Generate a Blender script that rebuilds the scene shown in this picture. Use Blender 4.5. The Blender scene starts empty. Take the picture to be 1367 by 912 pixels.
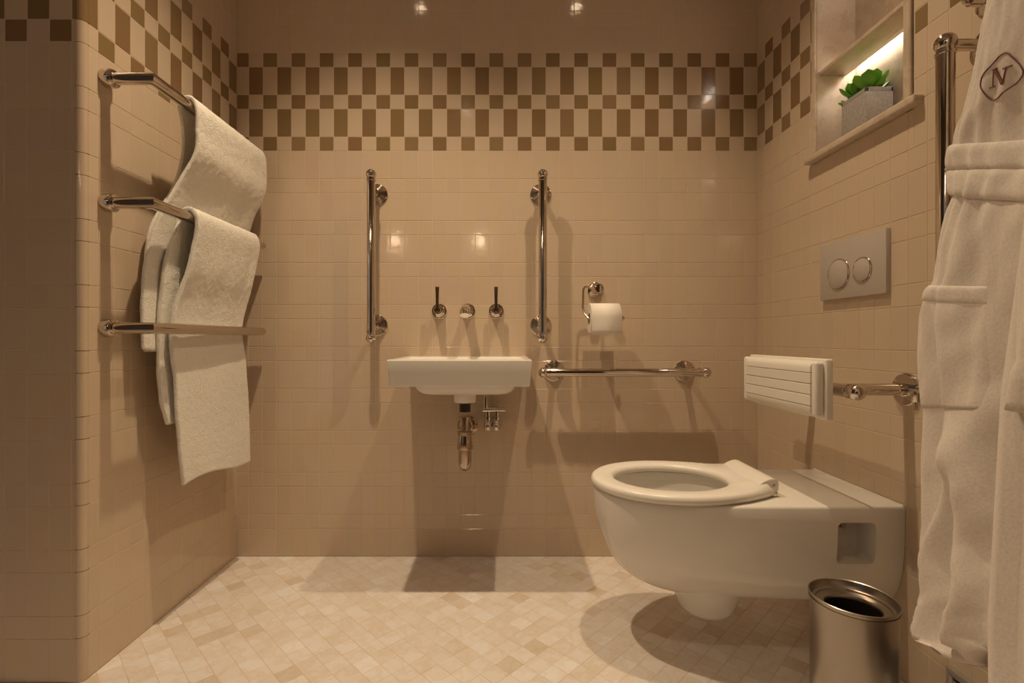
import bpy, bmesh, math, random
from mathutils import Vector, Matrix, noise
from mathutils.bvhtree import BVHTree

random.seed(7)
PI = math.pi
sc = bpy.context.scene
COL = sc.collection

# ------------------------------------------------------------------ camera
F = 660.0                       # focal length in pixels of the 1367 px frame
EYE = 0.768                     # camera height
cam_d = bpy.data.cameras.new('camera')
cam_d.sensor_width = 36.0
cam_d.lens = 36.0 * F / 1367.0
cam_d.shift_x = 13.5 / 1367.0
cam_d.shift_y = -3.0 / 1367.0
cam_d.clip_start = 0.02
cam = bpy.data.objects.new('camera', cam_d)
cam.location = (0, 0, EYE)
cam.rotation_euler = (PI / 2, 0, 0)
COL.objects.link(cam)
sc.camera = cam

# ------------------------------------------------------------------ world, exposure, lights
w = bpy.data.worlds.new('world'); sc.world = w; w.use_nodes = True
w.node_tree.nodes['Background'].inputs[0].default_value = (0.02, 0.02, 0.022, 1)
sc.view_settings.view_transform = 'Standard'
sc.view_settings.look = 'None'
sc.view_settings.gamma = 1.0
sc.view_settings.use_curve_mapping = False
sc.view_settings.exposure = -0.04

CEIL = 2.34
LAMP_Y = 1.155
LAMPS = (-0.385, 0.352)
def spot(name, loc, power, col, size, blend, radius, target=None):
    l = bpy.data.lights.new(name, 'SPOT'); l.energy = power; l.color = col
    l.spot_size = size; l.spot_blend = blend; l.shadow_soft_size = radius
    o = bpy.data.objects.new(name, l); COL.objects.link(o); o.location = loc
    if target: o.rotation_euler = (Vector(target) - Vector(loc)).to_track_quat('-Z', 'Y').to_euler()
    return o
WARM = (1.0, 0.77, 0.505)
for x in LAMPS:
    spot('downlight_or_fill_lamp', (x, LAMP_Y, CEIL - 0.012), (78 if x < 0 else 56), WARM, math.radians(100), 1.0, 0.018)
# unseen fill spot over the middle of the room, added to lift the shade
spot('downlight_or_fill_lamp', (-0.25, 0.10, CEIL - 0.012), 27, WARM, math.radians(92), 1.0, 0.03)
# two warm lamps of the room part behind the camera (their glow shows in the glazed tiles)
for x in (-0.93, -0.19):
    l = bpy.data.lights.new('wall_lamp_bulb', 'POINT'); l.energy = 2.9; l.color = (1.0, 0.71, 0.46); l.shadow_soft_size = 0.045
    o = bpy.data.objects.new('wall_lamp_bulb', l); COL.objects.link(o); o.location = (x, -0.80, 1.62)

# unseen cool panel at the rear left, added to grey the return wall
al = bpy.data.lights.new('cool_fill_panel', 'AREA'); al.shape = 'RECTANGLE'; al.size = 0.7; al.size_y = 1.7
al.energy = 1.0; al.color = (0.78, 0.88, 1.0)
ao = bpy.data.objects.new('cool_fill_panel', al); COL.objects.link(ao); ao.location = (-1.7, -0.9, 0.95); ao.rotation_euler = (PI / 2, 0, 0)
# ------------------------------------------------------------------ materials
def nt(name):
    m = bpy.data.materials.new(name); m.use_nodes = True
    n = m.node_tree; b = n.nodes['Principled BSDF']
    return m, n, b
def simple(name, col, rough=0.4, metal=0.0, **kw):
    m, n, b = nt(name)
    b.inputs['Base Color'].default_value = (*col, 1); b.inputs['Roughness'].default_value = rough
    b.inputs['Metallic'].default_value = metal
    for k, v in kw.items(): b.inputs[k].default_value = v
    return m
def bump(n, b, height, strength, dist=0.01):
    bp = n.nodes.new('ShaderNodeBump'); bp.inputs['Strength'].default_value = strength
    bp.inputs['Distance'].default_value = dist
    n.links.new(height, bp.inputs['Height']); n.links.new(bp.outputs[0], b.inputs['Normal'])
    return bp
def noise_tex(n, scale, detail=2, rough=0.5):
    t = n.nodes.new('ShaderNodeTexNoise'); t.inputs['Scale'].default_value = scale
    t.inputs['Detail'].default_value = detail; t.inputs['Roughness'].default_value = rough
    g = n.nodes.new('ShaderNodeNewGeometry'); n.links.new(g.outputs['Position'], t.inputs['Vector'])
    return t
def rand_val(n):
    oi = n.nodes.new('ShaderNodeObjectInfo'); g = n.nodes.new('ShaderNodeNewGeometry')
    a = n.nodes.new('ShaderNodeMath'); a.operation = 'ADD'
    n.links.new(oi.outputs['Random'], a.inputs[0]); n.links.new(g.outputs['Random Per Island'], a.inputs[1])
    f = n.nodes.new('ShaderNodeMath'); f.operation = 'FRACT'; n.links.new(a.outputs[0], f.inputs[0])
    return f.outputs[0]
def ramp(n, fac, stops, interp='LINEAR'):
    r = n.nodes.new('ShaderNodeValToRGB'); r.color_ramp.interpolation = interp
    e = r.color_ramp.elements
    while len(e) < len(stops): e.new(0.5)
    for k, (p, c) in enumerate(stops): e[k].position = p; e[k].color = (*c, 1)
    n.links.new(fac, r.inputs[0]); return r.outputs[0]
def mixc(n, a, b_, fac, mode='MIX'):
    m = n.nodes.new('ShaderNodeMix'); m.data_type = 'RGBA'; m.blend_type = mode
    for s, v in ((0, fac), (6, a), (7, b_)):
        if hasattr(v, 'links'): n.links.new(v, m.inputs[s])
        elif isinstance(v, (int, float)): m.inputs[s].default_value = v
        else: m.inputs[s].default_value = (*v, 1)
    return m.outputs[2]

def tile_mat(name, stops, rough):
    m, n, b = nt(name)
    c = ramp(n, rand_val(n), stops, 'LINEAR')
    t = noise_tex(n, 60, 3)
    c2 = mixc(n, c, (0.9, 0.88, 0.85), mixc(n, (0, 0, 0), (0.05, 0.05, 0.05), t.outputs['Fac']))
    n.links.new(c, b.inputs['Base Color']); b.inputs['Roughness'].default_value = rough
    b.inputs['IOR'].default_value = 1.5
    t2 = noise_tex(n, 26, 2)
    bump(n, b, t2.outputs['Fac'], 0.12, 0.003)
    return m
M_CREAM = tile_mat('cream_glazed_tile', [(0, (0.60, 0.49, 0.365)), (0.25, (0.61, 0.475, 0.365)), (0.5, (0.62, 0.50, 0.37)), (0.75, (0.62, 0.485, 0.35)), (1, (0.63, 0.50, 0.385))], 0.09)
M_BROWN = tile_mat('brown_glazed_tile', [(0, (0.235, 0.155, 0.075)), (0.3, (0.265, 0.16, 0.085)), (0.6, (0.25, 0.17, 0.075)), (1, (0.295, 0.195, 0.11))], 0.14)
M_GROUT = simple('wall_grout', (0.66, 0.53, 0.40), 0.5)
def stone_tile():
    m, n, b = nt('cream_marble_tile')
    c = ramp(n, rand_val(n), [(0, (0.68, 0.59, 0.50)), (0.10, (0.77, 0.71, 0.65)), (0.5, (0.80, 0.75, 0.72)), (0.85, (0.82, 0.78, 0.76)), (1, (0.86, 0.84, 0.84))])
    t = noise_tex(n, 14, 6, 0.65)
    v = ramp(n, t.outputs['Fac'], [(0.0, (0.8, 0.72, 0.6)), (0.42, (1, 1, 1)), (0.5, (0.93, 0.86, 0.76)), (0.56, (1, 1, 1)), (1, (0.97, 0.93, 0.87))])
    c = mixc(n, c, v, 0.8, 'MULTIPLY')
    n.links.new(c, b.inputs['Base Color']); b.inputs['Roughness'].default_value = 0.33
    return m
M_STONE = stone_tile()
M_FGROUT = simple('floor_grout', (0.66, 0.54, 0.41), 0.8)
def marble(name, c0, c1):
    m, n, b = nt(name)
    t = noise_tex(n, 11, 8, 0.7)
    n.links.new(ramp(n, t.outputs['Fac'], [(0.3, c0), (0.5, c1), (0.54, c0), (0.75, c1)]), b.inputs['Base Color'])
    b.inputs['Roughness'].default_value = 0.35
    return m
M_MARBLE = marble('cream_marble', (0.50, 0.40, 0.30), (0.60, 0.49, 0.38))
M_CHROME = simple('polished_nickel', (0.64, 0.58, 0.52), 0.06, 1.0)
M_DARKREFL = simple('nickel_dark_reflections', (0.50, 0.41, 0.33), 0.13, 1.0)  # trap chrome with dark room reflections put into its base colour
M_DARKCHROME = simple('dark_nickel', (0.42, 0.32, 0.24), 0.16, 1.0)
M_PORC = simple('white_porcelain', (0.80, 0.765, 0.71), 0.10)
M_PLAST = simple('white_plastic', (0.83, 0.79, 0.72), 0.28)
M_BLACK = simple('black_rubber', (0.02, 0.014, 0.01), 0.35)
M_PAPER = simple('white_paper', (0.84, 0.78, 0.70), 0.9)
M_CORE = simple('cardboard', (0.35, 0.24, 0.14), 0.9)
M_PLATE = simple('satin_plate', (0.56, 0.51, 0.47), 0.25, 0.2)
M_PAINT = simple('warm_painted_wall', (0.14, 0.115, 0.09), 0.8)
M_CEIL = simple('ceiling_paint', (0.62, 0.55, 0.46), 0.9)
M_WATER = simple('still_water', (0.45, 0.44, 0.40), 0.03)
def brushed():
    m, n, b = nt('brushed_steel')
    b.inputs['Base Color'].default_value = (0.40, 0.355, 0.31, 1); b.inputs['Metallic'].default_value = 1
    b.inputs['Roughness'].default_value = 0.30
    b.inputs['Anisotropic'].default_value = 0.4
    g = n.nodes.new('ShaderNodeNewGeometry'); mp = n.nodes.new('ShaderNodeMapping')
    mp.inputs['Scale'].default_value = (6, 6, 500)
    t = n.nodes.new('ShaderNodeTexNoise'); t.inputs['Scale'].default_value = 3
    n.links.new(g.outputs['Position'], mp.inputs[0]); n.links.new(mp.outputs[0], t.inputs[0])
    bump(n, b, t.outputs['Fac'], 0.05, 0.002)
    return m
M_STEEL = brushed()
M_INNER = simple('bin_inner_dark', (0.03, 0.022, 0.018), 0.3, 0.5)
def cloth(name, col, scale, strength, dist):
    m, n, b = nt(name)
    t = noise_tex(n, scale, 3, 0.6)
    n.links.new(mixc(n, tuple(c * 0.88 for c in col), col, ramp(n, t.outputs['Fac'], [(0.3, (0, 0, 0)), (0.6, (1, 1, 1))])), b.inputs['Base Color'])
    b.inputs['Roughness'].default_value = 1.0
    b.inputs['Specular IOR Level'].default_value = 0.1
    b.inputs['Sheen Weight'].default_value = 0.15
    bump(n, b, t.outputs['Fac'], strength, dist)
    return m
M_TOWEL = cloth('white_terry', (0.94, 0.90, 0.82), 300, 0.7, 0.006)
M_ROBE = cloth('white_waffle_robe', (0.72, 0.655, 0.60), 260, 0.18, 0.002)
M_SEAM = simple('towel_seam', (0.83, 0.79, 0.71), 0.9)
M_THREAD = simple('maroon_thread', (0.20, 0.075, 0.065), 0.8)
M_CONC = simple('grey_concrete', (0.36, 0.33, 0.30), 0.85)
def concrete():
    m, n, b = nt('grey_concrete_pot'); t = noise_tex(n, 160, 5)
    n.links.new(ramp(n, t.outputs['Fac'], [(0.3, (0.30, 0.275, 0.25)), (0.7, (0.40, 0.37, 0.34))]), b.inputs['Base Color'])
    b.inputs['Roughness'].default_value = 0.85; bump(n, b, t.outputs['Fac'], 0.3, 0.003); return m
M_CONC = concrete()
def leaf():
    m, n, b = nt('succulent_leaf')
    n.links.new(ramp(n, rand_val(n), [(0, (0.05, 0.22, 0.012)), (0.6, (0.11, 0.38, 0.015)), (1, (0.20, 0.50, 0.03))]), b.inputs['Base Color'])
    b.inputs['Roughness'].default_value = 0.4; b.inputs['Subsurface Weight'].default_value = 0.0
    return m
M_LEAF = leaf()
M_SOIL = simple('dark_soil', (0.05, 0.035, 0.02), 0.9)
def emis(name, col, s):
    m, n, b = nt(name); b.inputs['Base Color'].default_value = (*col, 1)
    b.inputs['Emission Color'].default_value = (*col, 1); b.inputs['Emission Strength'].default_value = s; return m
M_STRIP = emis('led_strip', (1.0, 0.89, 0.76), 40)
M_BULB = emis('lamp_face', (1.0, 0.75, 0.5), 30)
M_SHADE = emis('lamp_shade_glow', (1.0, 0.75, 0.5), 3)
M_VENT = simple('grey_metal_vent', (0.45, 0.42, 0.38), 0.35, 0.6)
M_VDARK = simple('vent_dark', (0.04, 0.035, 0.03), 0.7)

# ------------------------------------------------------------------ mesh helpers
def rot_to(axis):
    return Vector((0, 0, 1)).rotation_difference(Vector(axis).normalized()).to_matrix()
def add_box(bm, lo, hi, bevel=0.0, seg=2):
    lo = Vector(lo); hi = Vector(hi)
    r = bmesh.ops.create_cube(bm, size=1.0)
    vs = r['verts']
    for v in vs:
        v.co = Vector([(lo[i] + hi[i]) / 2 + v.co[i] * (hi[i] - lo[i]) for i in range(3)])
    if bevel > 0:
        es = {e for v in vs for e in v.link_edges}
        bmesh.ops.bevel(bm, geom=list(es), offset=bevel, segments=seg, affect='EDGES', profile=0.5)
    return vs
def add_lathe(bm, prof, origin, axis=(0, 0, 1), seg=40, caps=True):
    R = rot_to(axis); o = Vector(origin); rings = []
    for r, z in prof:
        if r < 1e-6: rings.append([bm.verts.new(o + R @ Vector((0, 0, z)))])
        else: rings.append([bm.verts.new(o + R @ Vector((r * math.cos(2 * PI * k / seg), r * math.sin(2 * PI * k / seg), z))) for k in range(seg)])
    for a, b in zip(rings[:-1], rings[1:]):
        for k in range(seg):
            k2 = (k + 1) % seg
            if len(a) == 1 and len(b) == 1: continue
            if len(a) == 1: bm.faces.new((a[0], b[k2], b[k]))
            elif len(b) == 1: bm.faces.new((a[k], a[k2], b[0]))
            else: bm.faces.new((a[k], a[k2], b[k2], b[k]))
    if caps:
        for r, rev in ((rings[0], True), (rings[-1], False)):
            if len(r) > 1: bm.faces.new(list(reversed(r)) if rev else r)
def add_tube(bm, pts, rad, seg=16, caps=True):
    pts = [Vector(p) for p in pts]; n = len(pts)
    rad = rad if isinstance(rad, (list, tuple)) else [rad] * n
    tan = []
    for i in range(n):
        a = (pts[i] - pts[i - 1]).normalized() if i > 0 else None
        b = (pts[i + 1] - pts[i]).normalized() if i < n - 1 else None
        tan.append(((a if a is not None else b) + (b if b is not None else a)).normalized())
    t0 = tan[0]; up = Vector((0, 0, 1)) if abs(t0.z) < 0.9 else Vector((1, 0, 0))
    x = (up - t0 * up.dot(t0)).normalized(); rings = []
    for i in range(n):
        if i > 0:
            x = tan[i - 1].rotation_difference(tan[i]) @ x
            x = (x - tan[i] * x.dot(tan[i])).normalized()
        y = tan[i].cross(x); s = 1.0
        if 0 < i < n - 1:      # mitre
            c = max(0.5, tan[i].dot((pts[i] - pts[i - 1]).normalized()))
        else: c = 1.0
        ring = []
        bend = None
        if 0 < i < n - 1 and c < 0.999:
            bend = ((pts[i] - pts[i - 1]).normalized() - (pts[i + 1] - pts[i]).normalized()).normalized()
        for k in range(seg):
            d = (x * math.cos(2 * PI * k / seg) + y * math.sin(2 * PI * k / seg)) * rad[i]
            if bend is not None: d += bend * d.dot(bend) * (1 / c - 1)
            ring.append(bm.verts.new(pts[i] + d))
        rings.append(ring)
    for a, b in zip(rings[:-1], rings[1:]):
        for k in range(seg): bm.faces.new((a[k], a[(k + 1) % seg], b[(k + 1) % seg], b[k]))
    if caps:
        bm.faces.new(list(reversed(rings[0]))); bm.faces.new(rings[-1])
def add_ball(bm, c, r, seg=24):
    n = 14
    add_lathe(bm, [(r * math.sin(PI * i / n), -r * math.cos(PI * i / n)) for i in range(n + 1)], c, (0, 0, 1), seg, False)
def bez(pts, n=12):
    """Catmull-Rom through the points"""
    P = [Vector(p) for p in pts]; P = [P[0] * 2 - P[1]] + P + [P[-1] * 2 - P[-2]]
    out = []
    for i in range(1, len(P) - 2):
        a, b, c, d = P[i - 1:i + 3]
        for k in range(n):
            t = k / n
            out.append(0.5 * ((2 * b) + (c - a) * t + (2 * a - 5 * b + 4 * c - d) * t * t + (3 * b - a - 3 * c + d) * t ** 3))
    out.append(P[-2]); return out
def obj(name, bm, mat, parent=None, smooth=True, angle=35, **props):
    bmesh.ops.recalc_face_normals(bm, faces=bm.faces[:])
    me = bpy.data.meshes.new(name); bm.to_mesh(me); bm.free()
    if mat: me.materials.append(mat)
    if smooth:
        me.shade_smooth()
        try: me.set_sharp_from_angle(angle=math.radians(angle))
        except Exception: pass
    o = bpy.data.objects.new(name, me); COL.objects.link(o)
    if parent:
        o.parent = parent
        o.matrix_parent_inverse = Matrix.Translation(-parent.location)
    for k, v in props.items(): o[k] = v
    return o
def thing(name, label, cat, loc=(0, 0, 0), group=None):
    o = bpy.data.objects.new(name, None); COL.objects.link(o); o.location = loc
    o.empty_display_size = 0.05
    o['label'] = label; o['category'] = cat
    if group: o['group'] = group
    return o
def tag(o, label, cat, group=None):
    o['label'] = label; o['category'] = cat
    if group: o['group'] = group
    return o
def box(name, lo, hi, mat, parent=None, bevel=0.0, seg=2, **props):
    bm = bmesh.new(); add_box(bm, lo, hi, bevel, seg); return obj(name, bm, mat, parent, **props)
def lerp_tab(tab, x):
    if x <= tab[0][0]: return tab[0][1]
    for (a, va), (b, vb) in zip(tab[:-1], tab[1:]):
        if x <= b:
            t = (x - a) / (b - a)
            if isinstance(va, (tuple, list)): return [p + (q - p) * t for p, q in zip(va, vb)]
            return va + (vb - va) * t
    return tab[-1][1]
def smooth_tab(tab, x):
    """monotone-ish cubic through table"""
    n = len(tab)
    if x <= tab[0][0]: return tab[0][1]
    if x >= tab[-1][0]: return tab[-1][1]
    for i in range(n - 1):
        if x <= tab[i + 1][0]:
            x0, y0 = tab[i]; x1, y1 = tab[i + 1]
            m0 = (y1 - tab[i - 1][1]) / (x1 - tab[i - 1][0]) if i > 0 else (y1 - y0) / (x1 - x0)
            m1 = (tab[i + 2][1] - y0) / (tab[i + 2][0] - x0) if i < n - 2 else (y1 - y0) / (x1 - x0)
            h = x1 - x0; t = (x - x0) / h
            return (2*t**3-3*t*t+1)*y0 + (t**3-2*t*t+t)*h*m0 + (-2*t**3+3*t*t)*y1 + (t**3-t*t)*h*m1
def proj(x, y, z):
    return 670 + x * F / y, 453 - (z - EYE) * F / y

# ------------------------------------------------------------------ room shell
XL, XR, YB = -0.937, 0.903, 1.748      # tile faces of the alcove
YF = 1.105                              # face of the left return wall
TT = 0.0007                              # how far tiles stand off the bed
YREAR, XFAR = -0.95, -2.1
NY0, NY1, NZ0, NZ1 = 1.105, 1.415, 1.295, 1.93     # niche opening
ND = 0.109

wall_back = box('wall_back', (XL - 0.2, YB + TT, 0), (XR + 0.2, YB + 0.12, CEIL), M_GROUT, kind='structure')
wall_left = box('wall_left', (-0.95 - 0.2 + 0.0, YF + 0.02, 0), (XL - TT, YB + TT, CEIL), M_GROUT, kind='structure')
wall_return = box('wall_left_return', (XFAR, YF + TT, 0), (XL - 0.018, YF + 0.02, CEIL), M_GROUT, kind='structure')
bm = bmesh.new()
x0, x1 = XR + TT, XR + 0.16
add_box(bm, (x0, YREAR, 0), (x1, YB + 0.12, NZ0 - 0.021))
add_box(bm, (x0, YREAR, NZ1 + 0.02), (x1, YB + 0.12, CEIL))
add_box(bm, (x0, YREAR, NZ0 - 0.021), (x1, NY0 - 0.02, NZ1 + 0.02))
add_box(bm, (x0, NY1 + 0.02, NZ0 - 0.021), (x1, YB + 0.12, NZ1 + 0.02))
wall_right = obj('wall_right', bm, M_GROUT, kind='structure')
box('wall_rear', (XFAR, YREAR - 0.1, 0), (XR + 0.16, YREAR, CEIL), M_PAINT, kind='structure')
box('wall_far_left', (XFAR - 0.1, YREAR, 0), (XFAR, YF + 0.02, CEIL), M_PAINT, kind='structure')
box('ceiling', (XFAR - 0.1, YREAR - 0.1, CEIL), (XR + 0.2, YB + 0.12, CEIL + 0.1), M_CEIL, kind='structure')
floor = box('floor', (XFAR, YREAR, -0.1), (XR + TT, YB + TT, -0.0006), M_FGROUT, kind='structure')

# ------------------------------------------------------------------ tiles
TALL, SHORT = 0.0984, 0.05
PER = TALL + SHORT
rows = []                                # (z0, z1, 'tall'|'short', band?)
z = 0.0; k = 0
while z < CEIL - 0.01:
    h = TALL if k % 2 == 0 else SHORT
    rows.append((z, min(z + h, CEIL), 'tall' if k % 2 == 0 else 'short', 19 <= k <= 23)); z += h; k += 1
mesh_cache = {}
GAP = 0.0008
def tile_geo(bm, w, h, t, M, jit=0.0):
    """a pillowed tile, centred, front at +z = 0, 9 quads"""
    b = 0.0008
    tx = random.uniform(-jit, jit); ty = random.uniform(-jit, jit)
    def P(x, y, z): return bm.verts.new(M @ Vector((x, y, z + x * tx + y * ty)))
    o = [P(sx * (w / 2 - GAP), sy * (h / 2 - GAP), -t) for sx, sy in ((-1, -1), (1, -1), (1, 1), (-1, 1))]
    m = [P(sx * (w / 2 - GAP), sy * (h / 2 - GAP), -0.0006) for sx, sy in ((-1, -1), (1, -1), (1, 1), (-1, 1))]
    i = [P(sx * (w / 2 - GAP - b), sy * (h / 2 - GAP - b), 0) for sx, sy in ((-1, -1), (1, -1), (1, 1), (-1, 1))]
    fs = [bm.faces.new(i)]
    for a in range(4):
        c = (a + 1) % 4
        fs.append(bm.faces.new((m[a], m[c], i[c], i[a]))); fs.append(bm.faces.new((o[a], o[c], m[c], m[a])))
    return fs
def get_mesh(w, h, mat):
    key = (round(w, 4), round(h, 4), mat.name)
    if key not in mesh_cache:
        bm = bmesh.new(); tile_geo(bm, w, h, 0.005, Matrix.Identity(4))
        me = bpy.data.meshes.new('tile'); bm.to_mesh(me); bm.free(); me.materials.append(mat)
        mesh_cache[key] = me
    return mesh_cache[key]
def subtract(r, hole):
    u0, u1, v0, v1 = r; a0, a1, b0, b1 = hole
    if u1 <= a0 or u0 >= a1 or v1 <= b0 or v0 >= b1: return [r]
    out = []
    if u0 < a0: out.append((u0, a0, v0, v1))
    if u1 > a1: out.append((a1, u1, v0, v1))
    m0, m1 = max(u0, a0), min(u1, a1)
    if v0 < b0: out.append((m0, m1, v0, b0))
    if v1 > b1: out.append((m0, m1, b1, v1))
    return [q for q in out if q[1] - q[0] > 0.006 and q[3] - q[2] > 0.006]
def lay_tiles(parent, tiles, frame, jit=0.0007, limit=290):
    """tiles: (u, v, w, h, rot, mat, name); frame(u,v) -> matrix; the biggest in the picture stay single objects"""
    groups = {}
    for t in tiles:
        M = frame(t[0], t[1]); p = M.translation
        area = 0.0
        if p.y > 0.15:
            px, py = proj(*p)
            nrm = (M.to_3x3() @ Vector((0, 0, 1)))
            view = (Vector((0, 0, EYE)) - p)
            c = nrm.dot(view.normalized())
            if -25 < px < 1392 and -25 < py < 940 and c > 0:
                area = t[2] * t[3] * c * F * F / (p.y ** 2) * (1 - 0.00002 * abs(px - 640))
        groups.setdefault(t[6], []).append((area, t, M))
    for nm, L in groups.items():
        L.sort(key=lambda q: -q[0])
        rest = bmesh.new(); cnt = 0
        for i, (area, t, M) in enumerate(L):
            M2 = M @ Matrix.Rotation(t[4], 4, 'Z')
            if i < limit and area > 60:
                o = bpy.data.objects.new(nm, get_mesh(t[2], t[3], t[5])); COL.objects.link(o)
                J = Matrix.Rotation(random.uniform(-jit, jit), 4, 'X') @ Matrix.Rotation(random.uniform(-jit, jit), 4, 'Y')
                o.matrix_world = M2 @ J; o.parent = parent
            else:
                tile_geo(rest, t[2], t[3], 0.005, M2, jit); cnt += 1
        if cnt:
            r = obj(nm + '_field', rest, L[0][1][5], parent, smooth=False); r['kind'] = 'stuff'
        else: rest.free()
def fr(origin, u, n):
    u = Vector(u); n = Vector(n); v = n.cross(u)
    def f(a, b):
        M = Matrix((u, v, n)).transposed().to_4x4(); M.translation = Vector(origin) + u * a + Vector((0, 0, 1)) * b
        return M
    return f
def wall_tiles(u_lo, u_hi, bounds0, tall_dark_parity, hole=None):
    """columns at bounds0 + 0.05 k; a column is brown in tall rows when k parity matches, in short rows otherwise"""
    out = []; k0 = math.floor((u_lo - bounds0) / 0.05 + 1e-6)
    k = k0
    while bounds0 + 0.05 * k < u_hi - 1e-4:
        a = max(u_lo, bounds0 + 0.05 * k); b = min(u_hi, bounds0 + 0.05 * (k + 1))
        if b - a > 0.004:
            for (z0, z1, kd, band) in rows:
                dark = band and ((k % 2 == tall_dark_parity) == (kd == 'tall'))
                if z1 - z0 < 0.01: continue
                rs = [(a, b, z0, z1)]
                if hole: rs = subtract(rs[0], hole)
                for (p, q, r, s) in rs:
                    out.append(((p + q) / 2, (r + s) / 2, q - p, s - r, 0.0, M_BROWN if dark else M_CREAM, 'brown_tile' if dark else 'cream_tile'))
        k += 1
    return out
# back wall: u = X
lay_tiles(wall_back, wall_tiles(XL, XR, -0.8447, 1), fr((0, YB, 0), (1, 0, 0), (0, -1, 0)))
# left wall: u = distance from back corner (towards camera)
lay_tiles(wall_left, wall_tiles(0.0, YB - YF - 0.014, 0.0, 0), fr((XL, YB, 0), (0, -1, 0), (1, 0, 0)))
# right wall
hole = (YB - 1.437, YB - 1.082, 1.275, 1.955)
lay_tiles(wall_right, wall_tiles(0.0, YB - 0.0, 0.0, 0, hole), fr((XR, YB, 0), (0, -1, 0), (-1, 0, 0)))
# left return wall: columns run left from X=-0.9615
lay_tiles(wall_return, wall_tiles(0.0, 0.75, -0.0395, 0), fr((XL - 0.014, YF, 0), (-1, 0, 0), (0, -1, 0)))
# rounded corner pieces joining left wall and return wall, one per course
cr = 0.014
for (z0, z1, kd, band) in rows:
    if z1 - z0 < 0.01 or z0 > 2.0: continue
    bm = bmesh.new(); cx, cy = XL - cr, YF + cr
    prev = None; n = 6
    pts = [(cx + cr * math.sin(a), cy - cr * math.cos(a)) for a in [PI / 2 * i / n for i in range(n + 1)]]
    lo = [bm.verts.new((x, y, z0 + 0.0006)) for x, y in pts]; hi = [bm.verts.new((x, y, z1 - 0.0006)) for x, y in pts]
    c0 = bm.verts.new((cx, cy, z0 + 0.0006)); c1 = bm.verts.new((cx, cy, z1 - 0.0006))
    for i in range(n): bm.faces.new((lo[i], lo[i + 1], hi[i + 1], hi[i]))
    bm.faces.new([c0] + lo[::-1]); bm.faces.new([c1] + hi)
    bm.faces.new((c0, c1, hi[0], lo[0])); bm.faces.new((c0, lo[-1], hi[-1], c1))
    obj('corner_tile', bm, M_BROWN if (band and kd == 'tall') else M_CREAM, wall_return, angle=40)
box('corner_bed', (XL - 0.06, YF + 0.0155, 0), (XL - 0.0185, YF + 0.05, CEIL), M_GROUT, wall_return)

# floor: square stone tiles laid diagonally
PF = 0.0478
tiles = []
r2 = math.sqrt(0.5)
cu, cv = (-0.76 + 1.37) * r2, (-0.76 - 1.37) * r2
poly_lo, poly_hi = (XL - TT, -0.2), (XR + TT, YB + TT)
floor_b = bmesh.new()
ft = []
for i in range(-60, 60):
    for j in range(-60, 60):
        u = cu + (i + 0.5) * PF; v = cv + (j + 0.5) * PF
        x = (u + v) * r2; y = (u - v) * r2
        if y < 0.3 or y > YB + 0.04 or x > XR + 0.04: continue
        if x < XL - 0.04 and y > YF: continue
        if x < XFAR + 0.05: continue
        ft.append((x, y))
def clip_poly(P, ax, lim, keep_less):
    out = []
    for a, b in zip(P, P[1:] + P[:1]):
        ia = (a[ax] <= lim) == keep_less or a[ax] == lim; ib = (b[ax] <= lim) == keep_less or b[ax] == lim
        if ia: out.append(a)
        if ia != ib:
            t = (lim - a[ax]) / (b[ax] - a[ax]); out.append(tuple(p + (q - p) * t for p, q in zip(a, b)))
    return out
def prism(bm, P, z0, z1, bev=0.0004):
    cx = sum(p[0] for p in P) / len(P); cy = sum(p[1] for p in P) / len(P)
    def ins(p, d):
        L = math.hypot(p[0] - cx, p[1] - cy) or 1; return (p[0] - (p[0] - cx) / L * d, p[1] - (p[1] - cy) / L * d)
    lo = [bm.verts.new((*p, z0)) for p in P]; md = [bm.verts.new((*p, z1 - bev)) for p in P]
    hi = [bm.verts.new((*ins(p, 0.0012), z1)) for p in P]; n = len(P)
    for i in range(n):
        j = (i + 1) % n
        bm.faces.new((lo[i], lo[j], md[j], md[i])); bm.faces.new((md[i], md[j], hi[j], hi[i]))
    bm.faces.new(hi)
whole_me = None
half = (PF / 2 - 0.0007) * math.sqrt(2)
dia = [(half, 0), (0, half), (-half, 0), (0, -half)]
ft.sort(key=lambda p: (0 if (1.08 < p[1] and -0.95 < p[0] < 0.72 and not (abs(p[0] + 0.14) < 0.12 and p[1] > 1.6)) else 1, -abs(1.0 / p[1])))
rest = bmesh.new(); single = 0
for (x, y) in ft:
    P = [(x + a, y + b) for a, b in dia]
    full = (x + half < XR and y + half < YB and (x - half > XL or y + half < YF))
    if full and single < 290 and y > 1.05:
        if whole_me is None:
            b_ = bmesh.new(); prism(b_, dia, -0.0035, 0.0)
            bmesh.ops.recalc_face_normals(b_, faces=b_.faces[:])
            whole_me = bpy.data.meshes.new('floor_tile'); b_.to_mesh(whole_me); b_.free(); whole_me.materials.append(M_STONE)
        o = bpy.data.objects.new('floor_tile', whole_me); COL.objects.link(o)
        o.location = (x, y, random.uniform(-0.0002, 0.0002)); o.parent = floor; single += 1
    else:
        if not full:
            P = clip_poly(P, 0, XR - 0.0005, True); P = clip_poly(P, 1, YB - 0.0005, True) if P else P
            if P and y + half > YF and x - half < XL: P = clip_poly(P, 0, XL + 0.0005, False) if x > XL - 0.03 and y > YF else clip_poly(P, 1, YF - 0.0005, True)
        if P and len(P) >= 3: prism(rest, P, -0.0035, 0.0)
r = obj('floor_tile_field', rest, M_STONE, floor, smooth=False); r['kind'] = 'stuff'

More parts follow.
